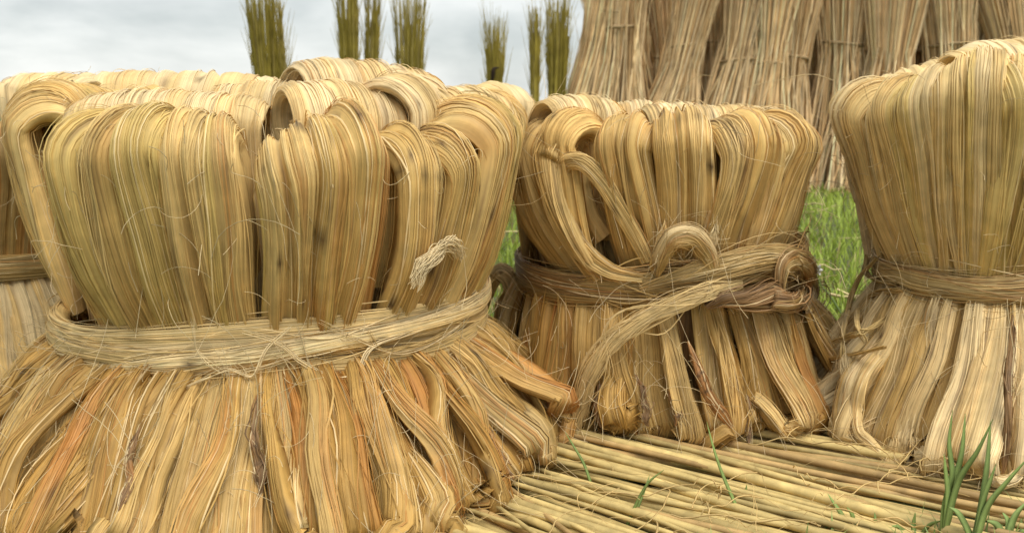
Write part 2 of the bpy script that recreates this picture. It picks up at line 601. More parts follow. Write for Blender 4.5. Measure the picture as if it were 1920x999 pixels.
        return build(name, tubes(P, taper, 4, 0.6), ring_quads(n, 30, 4), cols, M_FIBRE, self.root)


# ------------------------------------------------------------------ ground
def ground_mat():
    m = bpy.data.materials.new('meadow_ground')
    m.use_nodes = True
    t = m.node_tree
    b = t.nodes['Principled BSDF']
    tc = t.nodes.new('ShaderNodeTexCoord')
    n = t.nodes.new('ShaderNodeTexNoise')
    n.inputs['Scale'].default_value = 9
    n.inputs['Detail'].default_value = 8
    n.inputs['Roughness'].default_value = 0.7
    c = t.nodes.new('ShaderNodeValToRGB')
    c.color_ramp.elements[0].position = 0.35
    c.color_ramp.elements[0].color = (0.075, 0.06, 0.03, 1)
    c.color_ramp.elements[1].position = 0.62
    c.color_ramp.elements[1].color = (0.10, 0.15, 0.035, 1)
    t.links.new(tc.outputs['Object'], n.inputs['Vector'])
    t.links.new(n.outputs['Fac'], c.inputs['Fac'])
    t.links.new(c.outputs['Color'], b.inputs['Base Color'])
    b.inputs['Roughness'].default_value = 0.9
    bp = t.nodes.new('ShaderNodeBump')
    bp.inputs['Distance'].default_value = 0.02
    t.links.new(n.outputs['Fac'], bp.inputs['Height'])
    t.links.new(bp.outputs['Normal'], b.inputs['Normal'])
    return m


g = 900.0
gr = build('ground', [(-g, -g, 0), (g, -g, 0), (g, g, 0), (-g, g, 0)], [(0, 1, 2, 3)], None, ground_mat(), smooth=False)
gr['kind'] = 'structure'


def blades(X, Y, h, wd, r, tone, bend=0.5, z0=0.0, heading=None):
    """curved, tapering blades -> verts (S,5,2,3), colours"""
    S = len(X)
    M = 5
    s = np.linspace(0, 1, M)[None, :]
    hd = r.uniform(0, 2 * math.pi, S) if heading is None else heading
    dx, dy = np.cos(hd)[:, None], np.sin(hd)[:, None]
    b = r.uniform(0.1, 1.0, (S, 1)) * bend * h[:, None]
    x = X[:, None] + dx * b * s ** 1.8
    y = Y[:, None] + dy * b * s ** 1.8
    z = z0 + h[:, None] * (s - 0.25 * (b / h[:, None]) * s ** 2)
    w = wd[:, None] * (1 - s ** 2.2) * 0.5 + 0.0002
    px, py = -dy, dx
    V = np.stack([np.stack([x - px * w, y - py * w, z], -1), np.stack([x + px * w, y + py * w, z], -1)], 2)
    cols = tone[:, None, None, :] * np.ones((1, M, 2, 1))
    return V, cols


def strip_quads(S, M):
    return ring_quads(S, M, 2, closed=False)


r = np.random.default_rng(5)
n = 36000
Y = 2.75 + (r.uniform(0, 1, n) ** 1.5) * 8.0
X = r.uniform(-0.56, 0.60, n) * (Y + 0.6) + 0.15
pt = np.sin(X * 2.3 + 1.2 * Y) + np.sin(Y * 3.1 - X * 1.7)
tone = np.array([0.31, 0.40, 0.06]) * r.uniform(0.6, 1.35, (n, 1)) * (1 + 0.10 * pt[:, None])
yel = r.uniform(0, 1, n) < 0.13
tone[yel] = np.array([0.36, 0.29, 0.12]) * r.uniform(0.7, 1.2, (yel.sum(), 1))
h = r.uniform(0.05, 0.16, n) * (1 + 0.18 * pt)
V, c = blades(X, Y, h, r.uniform(0.004, 0.009, n) * (1 + Y * 0.06), r, tone, 0.9)
o = build('meadow_grass', V, strip_quads(n, 5), c, M_LEAF)
o['kind'] = 'stuff'
tag(o, 'green meadow grass behind the fibre bundles', 'grass')

# ------------------------------------------------------------------ bed of sticks under the bundles
r = np.random.default_rng(21)


def stick(p, head, ln, rad, z, tone, group, label):
    d = np.array([math.cos(head), math.sin(head), 0])
    M, k = 12, 9
    s = np.linspace(-0.5, 0.5, M)
    C = p[None] + d[None] * (s * ln)[:, None]
    pr = np.array([-d[1], d[0], 0])
    C = C + pr[None] * (0.010 * np.sin(s * r.uniform(3, 7) + r.uniform(0, 6)))[:, None]
    C[:, 2] = z + 0.0025 * np.sin(s * 9 + r.uniform(0, 6))
    rr = rad * (1.0 - 0.25 * (s + 0.5) * r.choice([-1, 1])) * (1 + 0.04 * np.sin(s * 40 + r.uniform(0, 6)))
    v = tubes(C[None], rr[None], k)[0]
    cap0, cap1 = C[0] , C[-1]
    verts = np.vstack([v.reshape(-1, 3)])
    cols = tone * (1 + 0.10 * np.sin(np.linspace(0, 25, M) + r.uniform(0, 6)))[:, None, None] * np.ones((1, k, 1))
    kn = r.integers(1, M, 2)
    cols[kn] *= 0.72
    # close both ends with short inset rings (pith)
    e0 = cap0 + (v[0] - cap0) * 0.05
    e1 = cap1 + (v[-1] - cap1) * 0.05
    verts = np.concatenate([e0[None], v, e1[None]], 0)
    cols = np.concatenate([PALE[None, None] * np.ones((1, k, 3)), cols, PALE[None, None] * np.ones((1, k, 3))], 0)
    o = build('jute_stick', verts, ring_quads(1, M + 2, k), cols, M_STICK)
    tag(o, label, 'stick', group)
    return o


A0, A1 = np.array([-0.10, 1.42, 0]), np.array([1.45, 2.62, 0])
tl = np.linalg.norm(A1 - A0)
for layer, (zz, sp) in enumerate(((0.010, 0.030), (0.026, 0.022), (0.041, 0.027))):
    nn = int(tl / sp)
    for i in range(nn):
        q = max(0.0, (i + r.uniform(-0.3, 0.3)) / nn)
        p = A0 * (1 - q) + A1 * q
        head = math.radians(-50 + 27 * q ** 0.8 + r.normal(0, 3.5 if layer < 2 else 8))
        d = np.array([math.cos(head), math.sin(head), 0])
        p = p + d * r.uniform(-0.35, 0.25)
        if layer == 2 and q > 0.25 and r.uniform() < 0.3:
            continue
        tone = (np.array([0.60, 0.46, 0.19]) * r.uniform(0.74, 1.12) if r.uniform() > 0.14 else np.array([0.46, 0.31, 0.13]) * r.uniform(0.8, 1.1))
        side = 'front' if q < 0.33 else ('middle' if q < 0.66 else 'rear')
        stick(p, head, r.uniform(1.35, 1.9), r.choice([0.005, 0.006, 0.007, 0.008, 0.0095]) * r.uniform(0.9, 1.1), zz + r.uniform(-0.002, 0.003), tone, 'sticks of the %s of the bed' % side,
              {'front': 'straw coloured peeled stick lying at the near left edge of the stick bed',
               'middle': 'straw coloured peeled stick lying in the middle of the stick bed',
               'rear': 'straw coloured peeled stick lying under the bundles at the rear of the bed'}[side])
BED = 0.048

# ------------------------------------------------------------------ the bundles
T_L = [STRAW, GOLD * 1.12, GOLD, OLIVE * 1.15, STRAW * 0.95]
T_TOP = [PALE, PALE * 0.95, STRAW * 1.05, STRAW * 0.95]  # top rolls: skylight brightness put into the colour, paler than the flanks
T_M = [STRAW, STRAW * 0.9, GOLD * 1.1, GOLD]
T_R = [PALE * 0.95, STRAW, STRAW * 1.05, OLIVE * 1.25]
T_SK = [GOLD, STRAW * 0.9, STRAW, GOLD * 0.85]
T_BR = [GOLD * 0.62, BROWN * 1.5, RUST * 0.8]

# --- large bundle in front on the left
Lb = Bundle('largest golden jute bundle, foremost, with broad pale tie band and dark gap in its folds', -0.553, 2.35, 0.462, 0.338, BED - 0.02, 'jute fibre bundles', 1.0, 3)
b = Lb


def at_px(b, px, py, R):
    th = b.theta_at(px, R)
    n, _ = b.dirs(th)
    Yd = b.c[1] + n[1] * R
    return th, world_at(px, py, Yd)[2]


for (px, py, R, wd, tilt, rho, phi, kw) in [
    (62, 152, 0.545, 0.17, 6, 0.062, -6, dict(rust=0.2)),
    (126, 206, 0.545, 0.110, 10, 0.062, -14, dict(rust=0.15)),
    (192, 200, 0.558, 0.092, 6, 0.062, -8, dict(rust=0.15)),
    (264, 192, 0.572, 0.108, 2, 0.060, 0, dict(rust=0.15)),
    (338, 201, 0.575, 0.098, -2, 0.058, 0, dict(rust=0.2)),
    (408, 212, 0.562, 0.082, -5, 0.056, 2, dict(rust=0.2)),
    (532, 246, 0.590, 0.094, 18, 0.058, -6, dict(rust=0.3, spots=6, arch=0.04)),
    (606, 214, 0.598, 0.098, 12, 0.062, -2, dict(rust=0.4, spots=8)),
    (684, 192, 0.594, 0.104, 6, 0.064, 4, dict(rust=0.85, spots=6, arch=0.04)),
    (786, 240, 0.550, 0.094, 2, 0.055, 0, dict(rust=0.35, spots=10)),
    (862, 234, 0.556, 0.108, 8, 0.056, 4, dict(rust=0.4, spots=12)),
    (945, 178, 0.575, 0.22, 6, 0.060, 5, dict(rust=0.4, spots=14)),
]:
    th, z = at_px(b, px, py, R)
    b.fold(th, R, z, wd, T_L, tilt=tilt, rho=rho, phi=phi, bulge=0.022, thick=0.036, rnd=2.4, rbase=b.rw - 0.024, wbase=wd * 0.95, **kw)
for th, zt in ((-84, 0.835), (-100, 0.85)):
    b.fold(th, 0.535, zt, 0.19, T_L, rho=0.055, bulge=0.012, thick=0.034, rnd=2.2, rbase=b.rw - 0.024, wbase=0.18, rust=0.2)
# deeper hanks that show in the gaps
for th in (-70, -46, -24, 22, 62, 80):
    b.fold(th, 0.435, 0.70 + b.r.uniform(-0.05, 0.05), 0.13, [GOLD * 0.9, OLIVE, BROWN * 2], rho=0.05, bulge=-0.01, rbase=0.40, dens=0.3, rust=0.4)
# inner rolls on top
for (px, py, Yd, fa, wd, tilt, rho, curl) in [
    (300, 170, 2.00, -4, 0.40, -1, 0.060, 0),
    (660, 150, 2.02, 34, 0.24, -3, 0.062, 200),
    (720, 114, 2.36, 32, 0.36, -4, 0.078, 220),
    (820, 140, 2.14, 64, 0.22, 0, 0.072, 150),
    (470, 150, 2.36, -8, 0.26, 2, 0.060, 0),
    (905, 160, 2.20, 48, 0.22, 0, 0.058, 150),
    (965, 154, 2.50, 60, 0.20, 0, 0.050, 0),
    (60, 134, 2.66, -14, 0.26, 0, 0.060, 0),
    (310, 131, 2.70, -4, 0.58, -1, 0.060, 0),
    (620, 152, 2.85, 4, 0.3, 0, 0.05, 0),
    (820, 162, 2.80, 20, 0.3, 0, 0.05, 0),
]:
    p = world_at(px, py, Yd)
    d = p - b.c
    R = math.hypot(d[0], d[1])
    th = math.degrees(math.atan2(d[0], -d[1]))
    b.fold(th, R, p[2], wd, T_TOP, tilt=tilt, rho=rho, phi=fa - th, rbase=min(R * 0.85, 0.42), thick=0.020, curl=curl, rust=0.2, spots=3, dens=0.85, arch=0.012)
for th in (105, 125, 150, 180, 205, 228, 250):
    b.fold(th, 0.56, 0.84 + b.r.uniform(-0.03, 0.03), 0.30, T_L, dens=0.45, rust=0.2)
# tie band: one broad winding and slimmer ones crossing over it
b.tie(0.100, [STRAW, STRAW * 0.95, GOLD * 1.1], z=0.330, tiltx=0.012, out=0.012, thick=0.020, nstr=170, wave=2.0, rust=0.1, clump=0.015, deep=0.2, messy=1.0)
b.tie(0.045, [PALE, STRAW, STRAW * 1.05], z=0.356, tiltx=0.028, tilty=0.004, out=0.024, thick=0.010, nstr=80, wave=4, rust=0.05, ph=1.3, clump=0.01, deep=0.1)
b.tie(0.038, [STRAW, STRAW * 0.9], z=0.312, tiltx=-0.012, tilty=-0.006, out=0.024, thick=0.009, nstr=70, wave=4, rust=0.1, ph=2.6, clump=0.01, deep=0.1)
b.tie(0.03, [PALE, STRAW * 1.1], z=0.334, tiltx=0.045, tilty=-0.006, out=0.032, thick=0.008, nstr=50, wave=4, rust=0.0, ph=0.4, clump=0.01, a0=-30, a1=120, deep=0.1, taper=0.9, taper2=True)
# skirt: a full drape of broad hanks, then slimmer crooked ones over it
r = b.r


def drape(b, rs, tones, over_tones, front=(-110, 110), wide=(0.10, 0.19), slim=(0.035, 0.095), cover=0.62, lean=0.0, rust=(0.1, 0.25, 0.6), dens=1.0, lift=0.02, crook=0.014, pw=1.15, messy=1.2, gaps=()):
    r = b.r
    for th in np.arange(-180, 180, 24.0):
        if front[0] < th < front[1]:
            continue
        b.skirt(th, rs(th) - 0.03, 0.24, tones, rho=0.03, thick=0.02, dens=0.4)
    for th in np.arange(front[0], front[1], 16.0):           # innermost, seen only in the crevices; their dark tones paint in the shade there
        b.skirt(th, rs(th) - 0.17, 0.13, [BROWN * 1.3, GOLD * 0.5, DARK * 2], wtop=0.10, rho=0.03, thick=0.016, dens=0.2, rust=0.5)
    for lay, (w0, w1, d_r, cv) in enumerate(((wide[0], wide[1], -0.035, 0.68), (slim[0], slim[1], 0.0, 1 / cover * 0.74))):
        th = front[0]
        while th < front[1]:
            wd = r.uniform(w0, w1)
            sc = r.uniform(0.55, 1.05)
            if any(abs(th - g) < (4.5 if lay == 0 else 3.5) for g in gaps):
                th += 3.0
                continue
            b.skirt(th + r.normal(0, 1.5), rs(th) + d_r + r.uniform(-0.03, 0.02), wd, [t ** (1 + 0.9 * (1 - sc)) * (0.75 + 0.25 * sc) for t in (tones if lay == 0 else over_tones)], lean=lean + r.normal(0, crook * 270 if lay else 2.0), fa=r.normal(0, 40 if lay else 15),
                    rho=r.uniform(0.016, 0.04), wtop=wd * (0.72 if lay == 0 else 0.62), thick=r.uniform(0.012, 0.018) if lay == 0 else r.uniform(0.014, 0.023), sag=r.uniform(-0.025, 0.02), rust=r.choice(rust), spots=4,
                    twist=r.normal(0, 12 if lay == 0 else 55), zb=BED - 0.03 + abs(r.normal(0, lift)), deep=0.5 if lay == 0 else 0.4, wob=0.012 if lay == 0 else crook, pw=pw, wave=1.8, messy=messy, lump=0.8, dens=dens * (0.8 if lay == 0 else 1.15))
            th += wd * cv / (rs(0) - 0.07) * 57.3 * r.uniform(0.8, 1.2)


drape(b, lambda th: 0.645 + 0.125 * max(0, math.cos(math.radians(th - 8))) ** 2, [GOLD, STRAW * 0.85, GOLD * 0.8], [STRAW, GOLD, STRAW * 0.9, GOLD * 0.85], rust=(0.15, 0.35, 0.6), lift=0.008, crook=0.023, pw=0.68, messy=1.8, slim=(0.03, 0.085), gaps=(-1, 26, 52))
# the loops at its right foot
b.skirt(66, 0.69, 0.075, [RUST * 1.1, GOLD * 0.8, GOLD], lean=9, fa=62, rho=0.034, thick=0.016, zb=0.115, rust=0.6, wob=0.014, deep=0.5)
b.skirt(54, 0.67, 0.09, [STRAW * 0.8, GOLD * 0.7], lean=8, fa=70, rho=0.035, thick=0.02, zb=0.05, rust=0.5)
b.skirt(40, 0.665, 0.08, [GOLD, STRAW * 0.9], lean=2, fa=-78, rho=0.05, thick=0.014, rust=0.4)
b.skirt(29, 0.67, 0.09, [GOLD, STRAW * 0.9], lean=3, fa=-80, rho=0.055, thick=0.014, rust=0.5)

# --- middle bundle
Mb = Bundle('middle golden jute bundle with dark twisted knot on its tie and a trailing tail', 0.388, 2.66, 0.356, 0.390, BED - 0.01, 'jute fibre bundles', 0.95, 8)
b = Mb
for (px, py, R, wd, tilt, rho, phi, dbase, kw) in [
    (992, 226, 0.42, 0.21, 8, 0.050, -4, 16, dict(rbase=0.335, bulge=0.03, wbase=0.20)),
    (1040, 206, 0.41, 0.15, 6, 0.050, -8, 4, dict()),
    (1163, 206, 0.405, 0.135, 6, 0.050, -2, 10, dict(spots=3)),
    (1280, 198, 0.425, 0.130, 5, 0.048, 0, 6, dict(spots=12)),
    (1412, 206, 0.42, 0.185, 2, 0.052, 2, -2, dict(spots=22, rust=0.4)),
    (1496, 207, 0.425, 0.18, -6, 0.055, 6, -3, dict(spots=14, rust=0.35)),
]:
    th, z = at_px(b, px, py, R)
    b.fold(th, R, z, wd, T_M, tilt=tilt, rho=rho, phi=phi, dbase=dbase, **{**dict(rbase=0.318, bulge=0.012, thick=0.034, rnd=2.2, wbase=wd * 0.88), **kw})
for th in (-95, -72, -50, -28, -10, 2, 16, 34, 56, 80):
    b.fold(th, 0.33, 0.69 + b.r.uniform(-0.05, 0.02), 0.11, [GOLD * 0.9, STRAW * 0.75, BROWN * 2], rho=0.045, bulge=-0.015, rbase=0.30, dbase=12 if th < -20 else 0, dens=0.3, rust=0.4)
for (px, py, Yd, fa, wd, tilt, rho, curl) in [
    (1112, 180, 2.42, 28, 0.22, -3, 0.058, 180),
    (1215, 188, 2.62, 0, 0.20, 0, 0.045, 120),
    (1290, 190, 2.52, 6, 0.20, -3, 0.05, 120),
    (1400, 199, 2.70, 10, 0.22, 0, 0.05, 0),
    (1180, 192, 2.80, 0, 0.26, 0, 0.05, 0),
    (1330, 198, 2.86, 0, 0.26, 0, 0.05, 0),
    (1460, 203, 2.62, 30, 0.2, 0, 0.05, 0),
    (1030, 196, 2.72, -30, 0.2, 0, 0.05, 0),
]:
    p = world_at(px, py, Yd)
    d = p - b.c
    R = math.hypot(d[0], d[1])
    th = math.degrees(math.atan2(d[0], -d[1]))
    b.fold(th, R, p[2], wd, T_TOP, tilt=tilt, rho=rho, phi=fa - th, rbase=min(R * 0.85, 0.3), thick=0.018, curl=curl, rust=0.2, spots=3, dens=0.85, arch=0.012)
for th in (105, 130, 155, 180, 205, 230, 252):
    b.fold(th, 0.38, 0.79, 0.21, T_M, dens=0.45)
b.tie(0.075, [GOLD * 0.75, STRAW * 0.65, BROWN * 2.0], z=0.388, tiltx=0.012, out=0.010, thick=0.013, nstr=140, wave=3.0, rust=0.3, clump=0.012, messy=2)
b.tie(0.04, [GOLD * 0.9, STRAW * 0.8], z=0.402, tiltx=0.03, out=0.020, thick=0.008, nstr=60, wave=3.5, ph=2.0, a0=-40, a1=150, messy=2, taper=0.9, taper2=True)
drape(b, lambda th: 0.43 + 0.10 * max(0, math.sin(math.radians(th))), [STRAW * 0.85, GOLD, GOLD * 0.85], [STRAW, STRAW * 0.95, GOLD], lean=4, rust=(0.1, 0.4, 0.8), gaps=(-34, 8, 44), crook=0.02, messy=1.6, pw=0.9)

# --- right bundle
Rb = Bundle('pale cream jute bundle at right edge with loose loops hanging at its left side', 1.160, 2.44, 0.242, 0.405, BED - 0.01, 'jute fibre bundles', 1.0, 14)
b = Rb
b.lit = (-105, 42)
for (px, py, R, wd, tilt, rho, phi, kw) in [
    (1590, 152, 0.36, 0.16, 8, 0.055, -10, dict()),
    (1655, 142, 0.37, 0.14, 10, 0.055, -4, dict()),
    (1735, 118, 0.38, 0.16, 12, 0.055, 0, dict(spots=3)),
    (1830, 88, 0.385, 0.20, 12, 0.060, 4, dict(spots=3)),
    (1935, 108, 0.385, 0.16, -6, 0.062, 20, dict(zbase=0.42)),
]:
    th, z = at_px(b, px, py, R)
    b.fold(th, R, z, wd, T_R, tilt=tilt, rho=rho, phi=phi, rbase=0.215, bulge=0.012, thick=0.034, rnd=2.2, wbase=wd * 0.80, rust=0.08, **kw)
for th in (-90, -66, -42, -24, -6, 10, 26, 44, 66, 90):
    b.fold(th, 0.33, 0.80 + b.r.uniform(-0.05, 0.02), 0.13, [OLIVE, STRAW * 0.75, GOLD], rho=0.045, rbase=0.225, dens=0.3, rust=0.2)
for (px, py, Yd, fa, wd, tilt, rho, curl) in [
    (1905, 74, 2.45, 25, 0.24, 0, 0.06, 100),
    (1770, 112, 2.55, 0, 0.24, 8, 0.055, 0),
    (1660, 140, 2.62, -20, 0.24, 6, 0.055, 0),
    (1960, 66, 2.60, 20, 0.26, 0, 0.06, 0),
    (1840, 100, 2.75, 0, 0.26, 0, 0.06, 0),
]:
    p = world_at(px, py, Yd)
    d = p - b.c
    R = math.hypot(d[0], d[1])
    th = math.degrees(math.atan2(d[0], -d[1]))
    b.fold(th, R, p[2], wd, [PALE, PALE * 1.05, STRAW], tilt=tilt, rho=rho, phi=fa - th, rbase=min(R * 0.7, 0.22), thick=0.018, curl=curl, rust=0.05, dens=0.85, gap=0.2)
for th in (108, 130, 155, 180, 205, 230, 250):
    b.fold(th, 0.36, 0.86, 0.20, T_R, dens=0.45)
b.tie(0.06, [GOLD * 0.85, STRAW * 0.75, BROWN * 2.4], z=0.405, out=0.010, thick=0.013, nstr=110, wave=3, rust=0.2, clump=0.011, messy=2.5)
b.tie(0.035, [STRAW * 0.85, STRAW * 0.7], z=0.400, tiltx=-0.012, out=0.018, thick=0.010, nstr=40, wave=3, gap=0.2, ph=1.0)
drape(b, lambda th: 0.445, [PALE * 0.85, STRAW, STRAW * 0.9], [PALE * 0.97, STRAW, PALE * 0.92], rust=(0.03, 0.1), gaps=(22,), crook=0.018, messy=1.6, pw=0.9, lift=0.008)

# --- bundle behind on the far left
Fb = Bundle('brown jute bundle cut by the left edge, half hidden behind the largest one', -1.72, 3.15, 0.40, 0.345, 0.01, 'jute fibre bundles', 0.6, 31)
b = Fb
b.lit = (0, 100)
for th in np.arange(-180, 180, 20.0):
    fr = -60 < th < 110
    b.fold(th, 0.47, 0.74 + b.r.uniform(-0.03, 0.03), 0.20, [GOLD * 0.7, RUST * 0.9, STRAW * 0.6], dens=0.9 if fr else 0.4, rust=0.6)
b.tie(0.07, [GOLD * 0.8, STRAW * 0.65], out=0.014, thick=0.018, nstr=70, wave=2)
for th in np.arange(-180, 180, 12.0):
    b.skirt(th, 0.52, 0.14, [STRAW * 0.9, PALE * 0.7, GOLD], wtop=0.11, pw=0.8, dens=0.9 if -60 < th < 110 else 0.4, rust=0.15)
b.strays(60)

# ------------------------------------------------------------------ hanks, knots and strands one can follow by eye
b = Mb
W = world_at
b.free('bent_hank', [b.on(1205, 522, 0.385), b.on(1140, 508, 0.39, 0.005), b.on(1085, 462, 0.39, 0.012), b.on(1057, 400, 0.39, 0.02), b.on(1050, 345, 0.395, 0.025), b.on(1062, 305, 0.40, 0.03), b.on(1092, 303, 0.40, 0.03),
                     b.on(1125, 335, 0.40, 0.02), b.on(1155, 380, 0.395, 0.01), b.on(1190, 440, 0.385, 0.0), b.on(1215, 490, 0.38, -0.01)], [0.03, 0.045, 0.042, 0.04, 0.045, 0.05], 0.010, 50, [STRAW, STRAW * 0.95, GOLD * 1.1], messy=2, taper=0.3,
       face=(-0.35, -0.93, 0), rust=0.1, wob=0.002)
b.free('tie_end', [b.on(1200, 540, 0.385), b.on(1270, 520, 0.39, 0.01), b.on(1340, 504, 0.39, 0.03), b.on(1410, 488, 0.39, 0.035), b.on(1465, 482, 0.39, 0.04), b.on(1500, 497, 0.39, 0.04), b.on(1512, 535, 0.39, 0.035), b.on(1500, 575, 0.39, 0.02)],
       [0.055, 0.06, 0.055, 0.05, 0.05, 0.045], 0.010, 80, [GOLD * 0.9, STRAW * 0.75, BROWN * 1.8], messy=2.5, face=(0.3, -0.95, 0), rust=0.35, wob=0.002, wave=2)
b.free('twisted_knot', [b.on(1508, 500, 0.40, 0.03), b.on(1508, 548, 0.40, 0.045), b.on(1480, 566, 0.40, 0.05), b.on(1440, 556, 0.40, 0.045), b.on(1395, 562, 0.40, 0.04), b.on(1350, 560, 0.40, 0.04), b.on(1322, 572, 0.40, 0.03)],
       [0.05, 0.06, 0.06, 0.052, 0.045, 0.04], 0.018, 80, [BROWN * 1.6, GOLD * 0.7, BROWN * 2.2, DARK * 3], messy=3, face=(0.3, -0.95, 0), twist=420, rust=0.5, spots=14, wob=0.002, wave=2, deep=0.5)
b.free('knot_fold', [b.on(1466, 575, 0.395, 0.04), b.on(1462, 535, 0.395, 0.055), b.on(1468, 497, 0.395, 0.06), b.on(1490, 484, 0.395, 0.055), b.on(1516, 500, 0.39, 0.04), b.on(1520, 545, 0.39, 0.03), b.on(1508, 585, 0.39, 0.02)],
       [0.035, 0.045, 0.05, 0.05, 0.045], 0.012, 60, [BROWN * 1.8, GOLD * 0.7, STRAW * 0.7], messy=2.5, face=(0.5, -0.8, 0), rust=0.5, spots=6, wob=0.002, deep=0.5)
b.free('tie_tail', [b.on(1390, 530, 0.39, 0.02), b.on(1330, 548, 0.39, 0.045), b.on(1265, 572, 0.39, 0.05), b.on(1195, 602, 0.40, 0.05), b.on(1140, 645, 0.41, 0.05), b.on(1105, 705, 0.42, 0.045), b.on(1085, 770, 0.42, 0.04), b.on(1072, 832, 0.42, 0.04)],
       [0.025, 0.032, 0.036, 0.036, 0.04, 0.042, 0.036, 0.022], 0.007, 56, [STRAW, PALE * 0.9, STRAW * 0.9], messy=3, taper=0.5, face=(-0.4, -0.92, 0), rust=0.08, wob=0.003, wave=2, deep=0.3)
b.free('tuft', [b.on(1232, 520, 0.385), b.on(1240, 478, 0.385, 0.03), b.on(1262, 450, 0.385, 0.055), b.on(1295, 446, 0.385, 0.06), b.on(1322, 468, 0.385, 0.05), b.on(1334, 500, 0.385, 0.03), b.on(1340, 525, 0.385, 0.0)],
       [0.025, 0.035, 0.05, 0.055, 0.045, 0.035, 0.02], 0.016, 50, [STRAW, PALE * 0.9, GOLD], rust=0.2, wob=0.003, wave=2, deep=0.4)
b.free('tuft', [b.on(1225, 515, 0.385), b.on(1236, 470, 0.385, 0.02), b.on(1244, 430, 0.385, 0.02), b.on(1246, 408, 0.385, 0.015)], [0.03, 0.026, 0.018, 0.004], 0.007, 18, [STRAW, GOLD], wob=0.002)
b.free('tuft', [b.on(1310, 480, 0.385), b.on(1332, 440, 0.385, 0.015), b.on(1336, 400, 0.385, 0.02), b.on(1338, 375, 0.385, 0.02)], [0.05, 0.045, 0.03, 0.006], 0.008, 26, [STRAW, PALE * 0.85], wob=0.002)
# loops with open eyes at the foot of the middle bundle
b.free('bark_strip', [b.on(1290, 640, 0.411, 0.02), b.on(1312, 700, 0.454, 0.025), b.on(1338, 755, 0.475, 0.025), b.on(1372, 800, 0.485, 0.02)], [0.012, 0.022, 0.024, 0.03], 0.006, 14, [RUST * 0.8, BROWN, DARK * 2], rust=0.6, spots=10, wob=0.002)
b.strand([b.on(1540, 830, 0.44, 0.01), b.on(1560, 860, 0.45, 0.03), b.on(1600, 895, 0.47, 0.06), b.on(1580, 930, 0.5, 0.10)], 0.0016, STRAW, 5)
b.strand([W(1390, 168, 2.55), W(1450, 152, 2.5), W(1520, 140, 2.42), W(1565, 152, 2.34)], 0.0009, PALE, 2, spread=0.001)

b = Rb
b.skirt(-17, 0.50, 0.115, [PALE, PALE * 0.97, STRAW * 1.05], lean=-9, fa=62, rho=0.042, thick=0.015, rust=0.04, pw=1.0, ret=0.16, wob=0.006, name='looped_hank')
b.skirt(8, 0.49, 0.085, [PALE, STRAW * 1.05], lean=-2, fa=-70, rho=0.034, thick=0.014, rust=0.04, ret=0.14, wob=0.006, name='looped_hank')
b.free('looped_hank', [b.on(1700, 570, 0.270), b.on(1655, 640, 0.338, 0.02), b.on(1605, 710, 0.435, 0.04), b.on(1588, 765, 0.455, 0.05), b.on(1598, 820, 0.465, 0.05), b.on(1640, 862, 0.465, 0.04), b.on(1690, 885, 0.460, 0.02)],
       [0.05, 0.06, 0.07, 0.075, 0.08, 0.08, 0.06], 0.014, 60, [STRAW, PALE * 0.9, GOLD * 1.05], face=(-0.75, -0.6, 0.2), rust=0.1, wob=0.003)
b.free('looped_hank', [b.on(1690, 566, 0.265), b.on(1640, 612, 0.308, 0.02), b.on(1598, 660, 0.392, 0.03), b.on(1590, 700, 0.435, 0.04), b.on(1618, 740, 0.435, 0.02)],
       [0.03, 0.035, 0.04, 0.04, 0.03], 0.010, 30, [STRAW * 0.9, PALE * 0.85], face=(-0.75, -0.6, 0.2), rust=0.1, wob=0.003)
b.free('bark_strip', [b.on(1898, 590, 0.290, 0.01), b.on(1893, 690, 0.413, 0.03), b.on(1888, 790, 0.465, 0.04), b.on(1882, 890, 0.485, 0.04)], [0.008, 0.016, 0.018, 0.012], 0.007, 14, [DARK * 2, BROWN * 1.5, GOLD * 0.6], rust=0.4, spots=12, wob=0.002)
for pts, rd, tn in [
    ([(1646, 480), (1612, 520), (1590, 580), (1580, 640), (1583, 690)], 0.004, STRAW * 0.7),
    ([(1640, 500), (1630, 480), (1622, 505), (1640, 525), (1680, 532)], 0.004, STRAW * 0.65),
    ([(1690, 545), (1640, 550), (1612, 575), (1606, 610), (1622, 640)], 0.004, STRAW),
    ([(1670, 590), (1620, 620), (1590, 630), (1560, 640)], 0.003, STRAW * 0.8),
    ([(1660, 650), (1600, 665), (1530, 680), (1500, 705), (1492, 740)], 0.003, STRAW),
    ([(1650, 640), (1590, 690), (1560, 740), (1550, 790), (1560, 830)], 0.0013, PALE),
    ([(1690, 890), (1660, 905), (1655, 930), (1652, 950)], 0.003, STRAW),
    ([(1700, 880), (1702, 910), (1700, 940), (1690, 955)], 0.003, STRAW),
]:
    b.strand([b.on(x, y, 0.29 if y < 600 else 0.41, 0.06) for x, y in pts], rd, tn, 7, spread=0.004)

